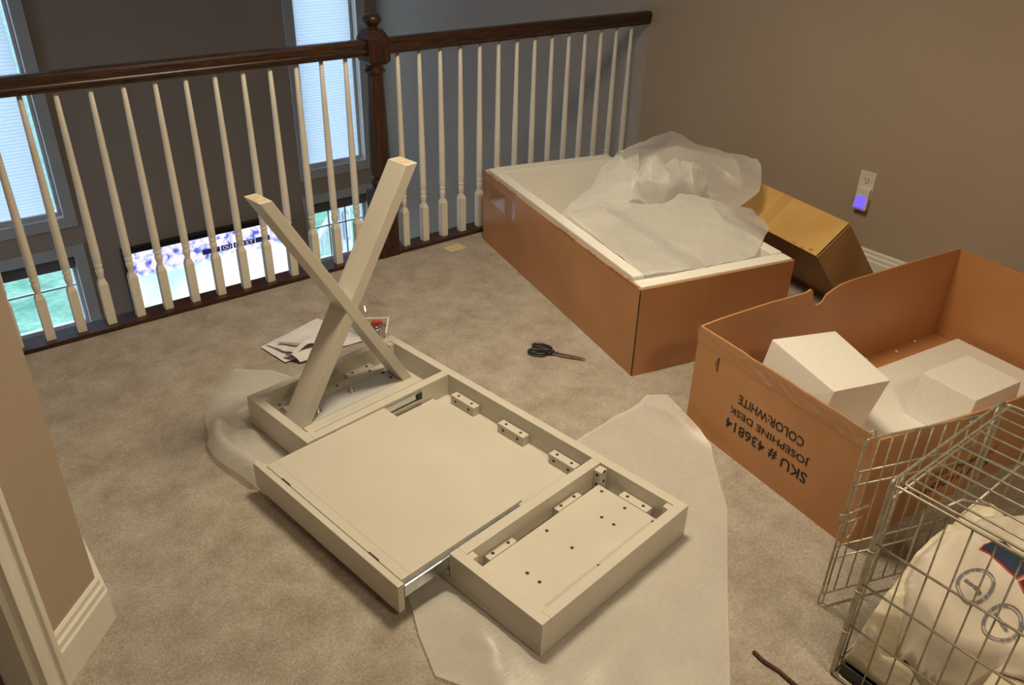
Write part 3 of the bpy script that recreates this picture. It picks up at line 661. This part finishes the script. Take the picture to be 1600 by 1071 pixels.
# printed text, upside down because the carton stands on its head
def print_rows(par, mtx, rows, m):
    for body, u0, u1, z0, z1 in rows:
        me = text_mesh(body, -u1, -u0, -z1, -z0, .012)
        o = link('printed_text', me, m, par); o.matrix_local = mtx
# end panel: text +X -> +N (local y), text +Y -> -Z, normal -> -x
ME = Matrix(((0, 0, -1, -.0008), (1, 0, 0, 0), (0, -1, 0, 0), (0, 0, 0, 1)))
for body, u0, u1, z0, z1 in (('SKU # 436814', .166, .478, .090, .128), ('JOSEPHINE DESK', .170, .472, .146, .176), ('COLOR:WHITE', .200, .446, .191, .221)):
    me = text_mesh(body, u0, u1, -z1, -z0, .012); o = link('printed_text', me, M['ink'], B2); o.matrix_local = ME
# long side: text +X -> -x, text +Y -> -Z, normal -> -y ; follows the bow
for body, u0, u1, z0, z1 in (('SKU # 436814', .235, .545, .075, .113), ('JOSEPHINE DESK', .240, .540, .131, .160)):
    me = text_mesh(body, -u1, -u0, -z1, -z0, .012); o = link('printed_text', me, M['ink2'], B2)
    for vv in me.vertices:
        x, z = -vv.co.x, -vv.co.y
        bow = -.055 * math.sin(math.pi * (x - t) / (A2 - 2 * t)) * z / (H2 - .006)
        vv.co = Vector((x, bow - .0022, z))
# clear tape along the top edges, crinkled
def crinkle(u0, u1, fn, w0, w1, n, seed):
    m = MB(); v = []; f = []; r = random.Random(seed)
    for k in range(n + 1):
        u = u0 + (u1 - u0) * k / n
        for w in range(5):
            zz = w0 + (w1 - w0) * w / 4; v.append(fn(u, zz, r.uniform(.001, .0055)))
    for k in range(n):
        for w in range(4): f.append((5 * k + w, 5 * k + 5 + w, 5 * k + 6 + w, 5 * k + 1 + w))
    return m.add(v, f)
crinkle(.02, W2 + .004, lambda u, z, r: (-r, u, z), H2 - .045, H2 + .005, 40, 2).obj('packing_tape', M['tape'], B2, label='shiny clear tape')
crinkle(.0, .012, lambda u, z, r: (u - .002, W2 + r, z), .20, H2 + .004, 6, 4).obj('packing_tape', M['tape'], B2, label='shiny clear tape')
sm = MB(); sm.box(-.0012, .0, .545, .550, .245, .290).box(-.0012, 0, .555, .557, .26, .275); sm.obj('scuff_mark', M['hole'], B2)
# polystyrene pieces in it
pb = thing('polystyrene_slab', 'flat white polystyrene slab with a raised block inside the open carton', 'foam packing', (O2[0], O2[1], .008), R2)
MB().box(.012, 1.205, .04, .522, 0, .044).obj('slab', M['eps'], pb, bevel=.003)
MB().hexa([(.60, .108, .044), (.87, .108, .044), (.87, .300, .044), (.60, .300, .044), (.628, .112, .190), (.855, .112, .190), (.855, .292, .190), (.628, .292, .190)]).obj('raised_block', M['eps'], pb, bevel=.003)
pk = thing('polystyrene_block', 'tilted white polystyrene corner block sticking up in the open carton', 'foam block', (0, 0, 0))
top = [Vector(p) for p in ((1.938, -2.113, .290), (2.122, -2.175, .290), (2.232, -1.923, .302), (2.018, -1.842, .306))]
bot = [Vector(p) for p in ((1.905, -2.085, .0545), (2.075, -2.135, .0545), (2.175, -1.90, .0545), (1.965, -1.825, .0545))]
MB().hexa(bot + top).obj('block', M['eps'], pk, bevel=.004)
rnd = random.Random(8)
for x, y, wh in ((2.655, -1.85, 'leftmost'), (2.93, -1.885, 'rightmost'), (2.80, -1.885, 'middle')):
    c = MB().lathe([(.002, 0), (.006, .003), (.005, .008), (.001, .010)], 7).obj('foam_crumb', M['eps'])
    c.location = (x, y, .008); tag(c, wh + ' of three tiny white foam crumbs on the bare floor of the open carton', 'foam crumb', 'foam crumbs in the open carton')

# ------------------------------------------------------------------ wire crate
CX0, CX1, CY0, CY1, CH = 1.36, 1.82, -2.55, -3.16, .54
cr = thing('wire_crate', 'galvanised folding wire dog crate with its door swung open', 'crate', (0, 0, 0))
_cache = {}
def wire(p0, p1, r, par, name='wire'):
    p0, p1 = Vector(p0), Vector(p1); d = p1 - p0; ln = round(d.length, 4); key = (ln, r)
    if key not in _cache:
        me = MB().tube([(0, 0, 0), (0, 0, ln)], r, 8).mesh(); me.materials.append(M['wire'])
        for pp in me.polygons: pp.use_smooth = len(pp.vertices) == 4
        _cache[key] = me
    o = bpy.data.objects.new(name, _cache[key]); COL.objects.link(o); o.parent = par
    o.rotation_mode = 'QUATERNION'; o.rotation_quaternion = d.to_track_quat('Z', 'Y'); o.location = p0; return o
def loop(name, pts, r, par, closed=True):
    return MB().tube(pts, r, 8, closed).obj(name, M['wire'], par, smooth=True)
def rounded(c, rad=.012, k=3):
    # round the corners of a closed 3-D polygon
    out = []; n = len(c); c = [Vector(p) for p in c]
    for i in range(n):
        a = (c[i - 1] - c[i]).normalized() * rad; b = (c[(i + 1) % n] - c[i]).normalized() * rad
        for q in range(k + 1):
            s = q / k; out.append(c[i] + a * (1 - s) ** 2 + b * s ** 2)
    return out
RF, RW = .0032, .0019
HZ = (.003, .160, .278, .388)
for nm, x in (('side_panel', CX0), ('side_panel', CX1)):
    sp = loop(nm, rounded([(x, CY0, .004), (x, CY1, .004), (x, CY1, CH - .004), (x, CY0, CH - .004)]), RF, cr)
    for z in HZ[1:]: wire((x, CY0, z), (x, CY1, z), .0026, sp)
    for i in range(1, 14): wire((x + .003, CY0 - .0215 - .0425 * i + .0, .004), (x + .003, CY0 - .0215 - .0425 * i, CH - .004), RW, sp)
tp = loop('top_panel', rounded([(CX0 + .008, CY0 - .014, CH + .002), (CX1 - .008, CY0 - .014, CH + .002), (CX1 - .008, CY1, CH + .002), (CX0 + .008, CY1, CH + .002)]), .0028, cr)
for i in range(10): wire((1.393 + .0436 * i, CY0 - .014, CH + .004), (1.393 + .0436 * i, CY1, CH + .004), .0023, tp)
for y in (-2.67, -2.86, -3.02): wire((CX0 + .008, y, CH), (CX1 - .008, y, CH), .0026, tp)
loop('carry_brace', [(CX0 + .012, -2.645, CH + .003), (CX0 + .05, -2.652, CH + .004), (CX0 + .075, -2.69, CH + .004)], .0028, tp, False)
en = loop('end_panel', rounded([(CX0 - .002, CY0 + .004, .004), (CX1 + .002, CY0 + .004, .004), (CX1 + .002, CY0 + .004, CH + .002), (CX0 - .002, CY0 + .004, CH + .002)]), .0034, cr)
for x in (1.382, 1.40, 1.795): wire((x, CY0 + .004, .004), (x, CY0 + .004, CH), .0028 if x != 1.382 else RW, en)
for z in (.03, .485): wire((1.36, CY0 + .005, z), (1.82, CY0 + .005, z), .0026, en)
for z in (.160, .278, .388):
    wire((1.36, CY0 + .006, z), (1.40, CY0 + .006, z), .0022, en); wire((1.795, CY0 + .006, z), (1.82, CY0 + .006, z), .0022, en)
    loop('hinge_ring', [(1.36 + .007 * math.cos(a), CY0 + .002 + .007 * math.sin(a), z - .02) for a in [2 * math.pi * k / 10 for k in range(10)]], .0018, en)
loop('end_panel', rounded([(CX0, CY1 - .004, .004), (CX1, CY1 - .004, .004), (CX1, CY1 - .004, CH), (CX0, CY1 - .004, CH)]), RF, cr)
bt = loop('bottom_panel', rounded([(CX0 + .006, CY0 - .006, .0035), (CX1 - .006, CY0 - .006, .0035), (CX1 - .006, CY1 + .006, .0035), (CX0 + .006, CY1 + .006, .0035)]), .003, cr)
D0 = Vector((1.514, -2.413, 0)); D1_ = Vector((1.815, -2.522, 0)); DDr = (D1_ - D0).normalized(); DL = (D1_ - D0).length
def dp(s, z): p = D0 + DDr * s; return (p.x, p.y, z)
do = loop('door', rounded([dp(0, .034), dp(DL, .034), dp(DL, .492), dp(0, .492)]), .003, cr)
for z in (.148, .186, .364, .402): wire(dp(0, z), dp(DL, z), .0024, do)
for i in range(1, 9): wire(dp(.0355 * i, .034), dp(.0355 * i, .492), .0019, do)
wire(dp(.012, .034), dp(.012, .40), .0022, do)
loop('door_pin', [dp(-.003, .06), dp(-.003, .006), dp(.004, .001), dp(.011, .006), dp(.011, .06)], .0022, do, False)
loop('top_loop', [dp(.012 + .009 * math.cos(a), .502 + .010 * math.sin(a)) for a in [2 * math.pi * k / 12 for k in range(12)]], .0019, do)
sx = Vector((DDr.y, -DDr.x, 0)) * .006
def dq(s, z): p = Vector(dp(s, z)) + sx; return tuple(p)
lt = MB().tube([dq(-.02, .283), dq(.055, .300)], .0028).tube([dq(-.015, .268), dq(-.015, .292)], .004).tube([dq(.005, .262), dq(.045, .268)], .0026)
lt.tube([dq(.015, .265), dq(.012, .222), dq(.02, .212), dq(.03, .222), dq(.034, .265)], .0024)
lt.obj('slide_latch', M['wire'], do, smooth=True)
tray = MB()
y0, y1 = CY1 + .02, CY0 - .0095; x0, x1 = CX0 + .0085, CX1 - .0085
tray.box(x0, x1, y0, y1, .008, .012).box(x0, x0 + .005, y0, y1, .012, .040).box(x1 - .005, x1, y0, y1, .012, .040).box(x0 + .005, x1 - .005, y1 - .005, y1, .012, .040).box(x0 + .005, x1 - .005, y0, y0 + .005, .012, .040)
tag(tray.obj('crate_pan', M['black'], bevel=.0015), 'black plastic pan in the bottom of the wire crate', 'pan')
# bedding
def sst(t_): t_ = max(0, min(1, t_)); return t_ * t_ * (3 - 2 * t_)
def heap(x, y): return .188 + .110 * sst((x - 1.365) / .23)
def cloth(name, fn, x0, x1, y0, y1, m, label, cat, n=60, cut=None, thick=.012):
    vs = []; fs = []
    for i in range(n + 1):
        for j in range(n + 1):
            x = x0 + (x1 - x0) * i / n; y = y0 + (y1 - y0) * j / n
            if cut: x, y = cut(x, y)
            vs.append((x, y, fn(x, y)))
    for i in range(n):
        for j in range(n): fs.append((i * (n + 1) + j, (i + 1) * (n + 1) + j, (i + 1) * (n + 1) + j + 1, i * (n + 1) + j + 1))
    me = bpy.data.meshes.new('m'); me.from_pydata(vs, [], fs); me.update()
    o = link(name, me, m, None, None, True); s = o.modifiers.new('s', 'SOLIDIFY'); s.thickness = thick; s.offset = -1
    return tag(o, label, cat)
def bl_h(x, y):
    e = min(x - 1.3785, 1.80 - x, -2.558 - y, y + 3.13)
    z = heap(x, y) - .012 + .020 * (1 - 2 * abs(fbm(x * 8, y * 8, 3, 3))) + .012 * fbm(x * 22, y * 22, 6, 2)
    # lower fold along the near side with a groove behind it
    q = x - 1.42 - .35 * (-2.62 - y)
    if y > -2.80: z -= .075 * (1 - sst((q + .01) / .03)) * sst((-2.590 - y) / .03) + .035 * math.exp(-((q + .012) / .010) ** 2)
    return max(.042, .042 + (z - .042) * (1 - (1 - sst(e / .024)) ** 3))
cloth('blanket', bl_h, 1.3785, 1.803, -3.13, -2.558, M['blanket'], 'rumpled cream blanket heaped in the wire crate', 'blanket', 110)
def tee_h(x, y):
    u, v_ = x - 1.66, y + 2.80
    return max(bl_h(x, y) + .010, heap(x, y) + .030 + .015 * (1 - 2 * abs(fbm(x * 7 + 3, y * 7, 8, 2))) + .004 * fbm(x * 18, y * 18, 2, 2) - .06 * sst((1.425 - x) / .05))
TEE = [(1.49, -2.588), (1.425, -2.632), (1.395, -2.68), (1.392, -2.74), (1.425, -2.80), (1.45, -2.86), (1.47, -2.95), (1.50, -3.08), (1.62, -3.125), (1.78, -3.10), (1.798, -2.90), (1.797, -2.72), (1.74, -2.63), (1.60, -2.592)]
def tee_build():
    from mathutils.geometry import delaunay_2d_cdt
    bd = []; n = len(TEE); step = .0085
    for i in range(n):
        P = [Vector(TEE[(i + k - 1) % n]) for k in range(4)]; m_ = int((P[2] - P[1]).length / step) + 1
        for k in range(m_):
            t_ = k / m_; bd.append(.5 * ((2 * P[1]) + (P[2] - P[0]) * t_ + (2 * P[0] - 5 * P[1] + 4 * P[2] - P[3]) * t_ * t_ + (3 * P[1] - P[0] - 3 * P[2] + P[3]) * t_ ** 3))
    g = [(p.x, p.y) for p in bd]; pts = list(bd)
    for i in range(60):
        for j in range(70):
            p = (1.38 + (i + .5 * (j % 2)) * step, -3.14 + j * step)
            if inside(p, g) and nearest(p, g)[0] > step * .6: pts.append(Vector(p))
    vo, _, fs, *_r = delaunay_2d_cdt(pts, [(i, (i + 1) % len(bd)) for i in range(len(bd))], [], 1, 1e-6)
    vs = []
    for p in vo:
        d = nearest((p.x, p.y), g)[0]; h_ = tee_h(p.x, p.y); lo_ = bl_h(p.x, p.y) + .008
        k = sst(d / .03); vs.append((p.x, p.y, lo_ + (max(h_, lo_) - lo_) * k))
    me = bpy.data.meshes.new('m'); me.from_pydata(vs, [], fs); me.update()
    o = link('t_shirt', me, M['tee'], None, None, True); q = o.modifiers.new('s', 'SOLIDIFY'); q.thickness = .005; q.offset = -1
    return tag(o, 'white t-shirt with navy and red print lying on the cream blanket', 'shirt')
TS = tee_build()
DX, DY = -.0274, -.0105
def decal(name, poly, m, lift=.003, n=1):
    # polygon in plan, subdivided and draped on the shirt
    b = bmesh.new(); vv = [b.verts.new((x + DX, y + DY, 0)) for x, y in poly]; b.faces.new(vv)
    bmesh.ops.triangulate(b, faces=b.faces[:]); 
    for _ in range(n): bmesh.ops.subdivide_edges(b, edges=[e for e in b.edges if e.calc_length() > .012], cuts=1, use_grid_fill=False); bmesh.ops.triangulate(b, faces=b.faces[:])
    for q in b.verts: q.co.z = tee_h(q.co.x, q.co.y) + lift
    me = bpy.data.meshes.new('m'); b.to_mesh(me); b.free(); return link(name, me, m, TS)
band = [(1.6053, -2.6605), (1.6612, -2.6655), (1.6728, -2.68), (1.6604, -2.7128), (1.6518, -2.73), (1.614, -2.7466), (1.587, -2.74), (1.5947, -2.7131), (1.6046, -2.6806)]
def grow(poly, k):
    cx = sum(p[0] for p in poly) / len(poly); cy = sum(p[1] for p in poly) / len(poly)
    return [(x + (x - cx) / math.hypot(x - cx, y - cy) * k, y + (y - cy) / math.hypot(x - cx, y - cy) * k) for x, y in poly]
decal('printed_outline', grow(band, .0035), M['red'], .0025, 3); decal('printed_band', band, M['navy'], .0045, 3)
band2 = [(1.5828, -2.7485), (1.5975, -2.755), (1.625, -2.775), (1.61, -2.80), (1.5656, -2.7781), (1.572, -2.763)]
decal('printed_outline', grow(band2, .0035), M['red'], .0025, 3); decal('printed_band', band2, M['navy'], .0045, 3)
def strip(name, path, w, closed=False):
    v = []; f = []; n = len(path)
    for i in range(n):
        a = Vector(path[i - 1] if (i or closed) else path[i]); b = Vector(path[(i + 1) % n] if (i < n - 1 or closed) else path[i]); d = (b - a).normalized(); q = Vector((-d.y, d.x)) * w / 2
        for sg in (-1, 1):
            x, y = path[i][0] + q.x * sg + DX, path[i][1] + q.y * sg + DY; v.append((x, y, tee_h(x, y) + .003))
    for i in range(n if closed else n - 1):
        j = (i + 1) % n; f.append((2 * i, 2 * i + 1, 2 * j + 1, 2 * j))
    return MB().add(v, f).obj(name, M['greyink'], TS)
for (cx, cy, r, b0, b1) in ((1.538, -2.690, .031, (1.5372, -2.6707), (1.5275, -2.7091)), (1.5095, -2.764, .031, (1.519, -2.744), (1.5023, -2.7787))):
    for rr, w in ((r, .0016), (r * .86, .0012)): strip('printed_ring', [(cx + rr * math.cos(t_), cy + rr * math.sin(t_)) for t_ in [2 * math.pi * k / 40 for k in range(40)]], w, True)
    for a0, a1 in ((.3, .55), (.65, .8), (.9, 1.2), (1.35, 1.6), (1.7, 2.1), (3.6, 3.8), (3.9, 4.2), (4.35, 4.5), (4.6, 5.0), (5.1, 5.35)):
        strip('printed_mark', [(cx + .93 * r * math.cos(a0 + (a1 - a0) * k / 4), cy + .93 * r * math.sin(a0 + (a1 - a0) * k / 4)) for k in range(5)], .0030)
    for k in range(4): strip('printed_mark', [(b0[0] + (b1[0] - b0[0]) * (k + q) / 4, b0[1] + (b1[1] - b0[1]) * (k + q) / 4) for q in (.0, .25, .5, .82)], .0055)

# ------------------------------------------------------------------ small things on the carpet
co_ = MB().tube([(1.268, -2.408, .005), (1.264, -2.44, .006), (1.270, -2.475, .005), (1.267, -2.52, .006), (1.272, -2.60, .005), (1.27, -2.66, .005)], .0045, 8)
tag(co_.obj('cord', M['cord'], smooth=True), 'thin dark brown cord lying straight on carpet left of the wire crate', 'cord')
# scissors
sc = thing('scissors', 'pair of scissors with black handles lying closed on the carpet', 'scissors', (1.772, -1.150, .004), math.atan2(-1.241 + 1.069, 1.822 - 1.712))
def bl(pts, z0, z1): return MB().prism(pts, z0, z1)
bl([(.0, -.008), (.028, -.009), (.106, -.003), (.108, -.001), (.028, .006), (.0, .006), (-.03, .014), (-.032, .004)], .002, .004).obj('blade', M['steel'], sc)
bl([(.0, .008), (.028, .009), (.104, .004), (.108, .002), (.028, -.004), (.0, -.006), (-.03, -.014), (-.032, -.004)], .0042, .0062).obj('blade', M['steel'], sc)
MB().lathe([(.0075, .0062), (.0075, .0085), (.004, .0095)], 14).obj('pivot', M['blue'], sc)
def ring(cx, cy, rx, ry, rot, z, n=22):
    c, s = math.cos(rot), math.sin(rot)
    return [(cx + rx * math.cos(a) * c - ry * math.sin(a) * s, cy + rx * math.cos(a) * s + ry * math.sin(a) * c, z) for a in [2 * math.pi * k / n for k in range(n)]]
MB().tube(ring(-.062, .0205, .036, .0165, -.12, .0085), .0058, 8, True).tube([(-.032, .012, .007), (-.012, .006, .006)], .0065).obj('handle', M['black'], sc, smooth=True)
MB().tube(ring(-.068, -.0200, .031, .0150, .10, .0085), .0058, 8, True).tube([(-.038, -.011, .007), (-.014, -.005, .007)], .0065).obj('handle', M['black'], sc, smooth=True)
# instruction paper
ip = thing('instruction_sheet', 'folded white instruction sheet with a curled edge on carpet behind the crossed legs', 'paper', (0, 0, 0))
def paper(c00, c10, c11, c01, lift, name, n=14, seed=0, curl=None):
    vs = []; fs = []
    for i in range(n + 1):
        for j in range(n + 1):
            u, v_ = i / n, j / n
            p = Vector(c00) * (1 - u) * (1 - v_) + Vector(c10) * u * (1 - v_) + Vector(c11) * u * v_ + Vector(c01) * (1 - u) * v_
            z = .003 + lift + .004 * (1 + fbm(u * 3 + seed, v_ * 3, 1, 2)) + (curl(u, v_) if curl else 0)
            vs.append((p.x, p.y, z))
    for i in range(n):
        for j in range(n): fs.append((i * (n + 1) + j, (i + 1) * (n + 1) + j, (i + 1) * (n + 1) + j + 1, i * (n + 1) + j + 1))
    me = bpy.data.meshes.new('m'); me.from_pydata(vs, [], fs); me.update(); return link(name, me, M['paper'], ip, None, True)
paper((.935, -.479), (.960, -.630), (1.27, -.655), (1.20, -.40), 0, 'lower_leaf')
paper((.955, -.485), (1.00, -.625), (1.205, -.610), (1.195, -.42), .006, 'upper_leaf', 18, 3, lambda u, v_: .035 * math.exp(-((u - .92) / .12) ** 2) * math.exp(-((v_ - .30) / .22) ** 2) + .008 * u)
paper((.965, -.60), (1.00, -.665), (1.15, -.685), (1.14, -.60), .004, 'folded_corner', 12, 6, lambda u, v_: .022 * math.sin(math.pi * u) * (1 - .4 * v_))
MB().add([(.985, -.512, .0225), (1.0, -.512, .0225), (1.055, -.575, .026), (1.03, -.58, .027)], [(0, 1, 2, 3)]).obj('printed_bar', M['paperink'], ip)
# hardware blister pack
hp = thing('hardware_pack', 'clear plastic hardware pack with loose screws beside the instruction sheet', 'hardware pack', (1.285, -.60, .016), -.62)
tr_ = MB()
for cx in (-.035, .05):
    tr_.box(cx - .038, cx + .038, -.052, .052, .002, .003)
    for a, b, c, d in ((-.040, -.038, -.054, .054), (.038, .040, -.054, .054)): tr_.box(cx + a, cx + b, c, d, .002, .022)
    tr_.box(cx - .038, cx + .038, -.054, -.052, .002, .022).box(cx - .038, cx + .038, .052, .054, .002, .022)
tr_.obj('tray', M['clear'], hp)
MB().box(-.078, -.072, -.06, .06, 0, .022).box(.0045, .0095, -.06, .06, 0, .022).box(.09, .096, -.06, .06, 0, .022).box(-.072, .09, .055, .061, .016, .022).obj('pack_rim', M['paper'], hp)
MB().box(.03, .07, .030, .050, .003, .016).obj('red_cap', M['redplastic'], hp, label='red plastic piece')
for k, (x, y, an) in enumerate(((.05, .005, .3), (.062, -.005, 1.4), (.04, -.02, 2.0), (.055, -.03, .1))):
    s_ = bpy.data.objects.new('screw', None)
    m = MB().tube([(-.018, 0, 0), (.014, 0, 0)], .0022).tube([(.014, 0, 0), (.018, 0, 0)], .0042)
    o = m.obj('screw', M['steel'], hp, smooth=True); o.location = (x, y, .008 + .003 * k); o.rotation_euler = (0, -.3, an); bpy.data.objects.remove(s_)
# clear plastic bag standing behind the crossed legs
cv = []; cf = []; n = 16; m_ = 10
for i in range(n + 1):
    for j in range(m_ + 1):
        u = i / n; w = j / m_
        p = Vector((1.30, -.52)) * (1 - u) + Vector((1.47, -.42)) * u
        z = .004 + .085 * math.sin(math.pi * w) ** .7 * (math.sin(math.pi * min(1, u * 1.1 + .05)) ** .6 if 0 < u < .95 else 0)
        q = Vector((-.5, .86)) * ((w - .5) * .16 * (1 - .4 * u))
        cv.append((p.x + q.x, p.y + q.y, z + .005 * fbm(u * 6, w * 6, 3, 2)))
for i in range(n):
    for j in range(m_): cf.append((i * (m_ + 1) + j, (i + 1) * (m_ + 1) + j, (i + 1) * (m_ + 1) + j + 1, i * (m_ + 1) + j + 1))
bg_ = MB().add(cv, cf).obj('plastic_bag', M['clear'], smooth=True); tag(bg_, 'empty clear plastic bag with shiny folds on carpet behind the crossed legs', 'bag')
ys = MB().box(1.985, 2.075, -.165, -.10, .001, .0025).obj('yellow_patch', M['yellow']); tag(ys, 'thin pale yellow patch on carpet by the left end of the long box', 'paper')  # thin flat pale yellow rectangle on the carpet
# ceiling fixture (above the frame)
cl_ = thing('ceiling_light', 'round flush ceiling lamp above the desk, out of frame', 'lamp', (1.42, -1.45, 2.60))
MB().lathe([(.19, 0), (.20, -.02), (.20, -.06), (.18, -.07)], 28).obj('lamp_housing', M['plug'], cl_)
MB().lathe([(.17, -.07), (.17, -.10), (.15, -.13), (.08, -.155), (.01, -.16)], 28).obj('lamp_glass', M['bulb'], cl_, smooth=True)
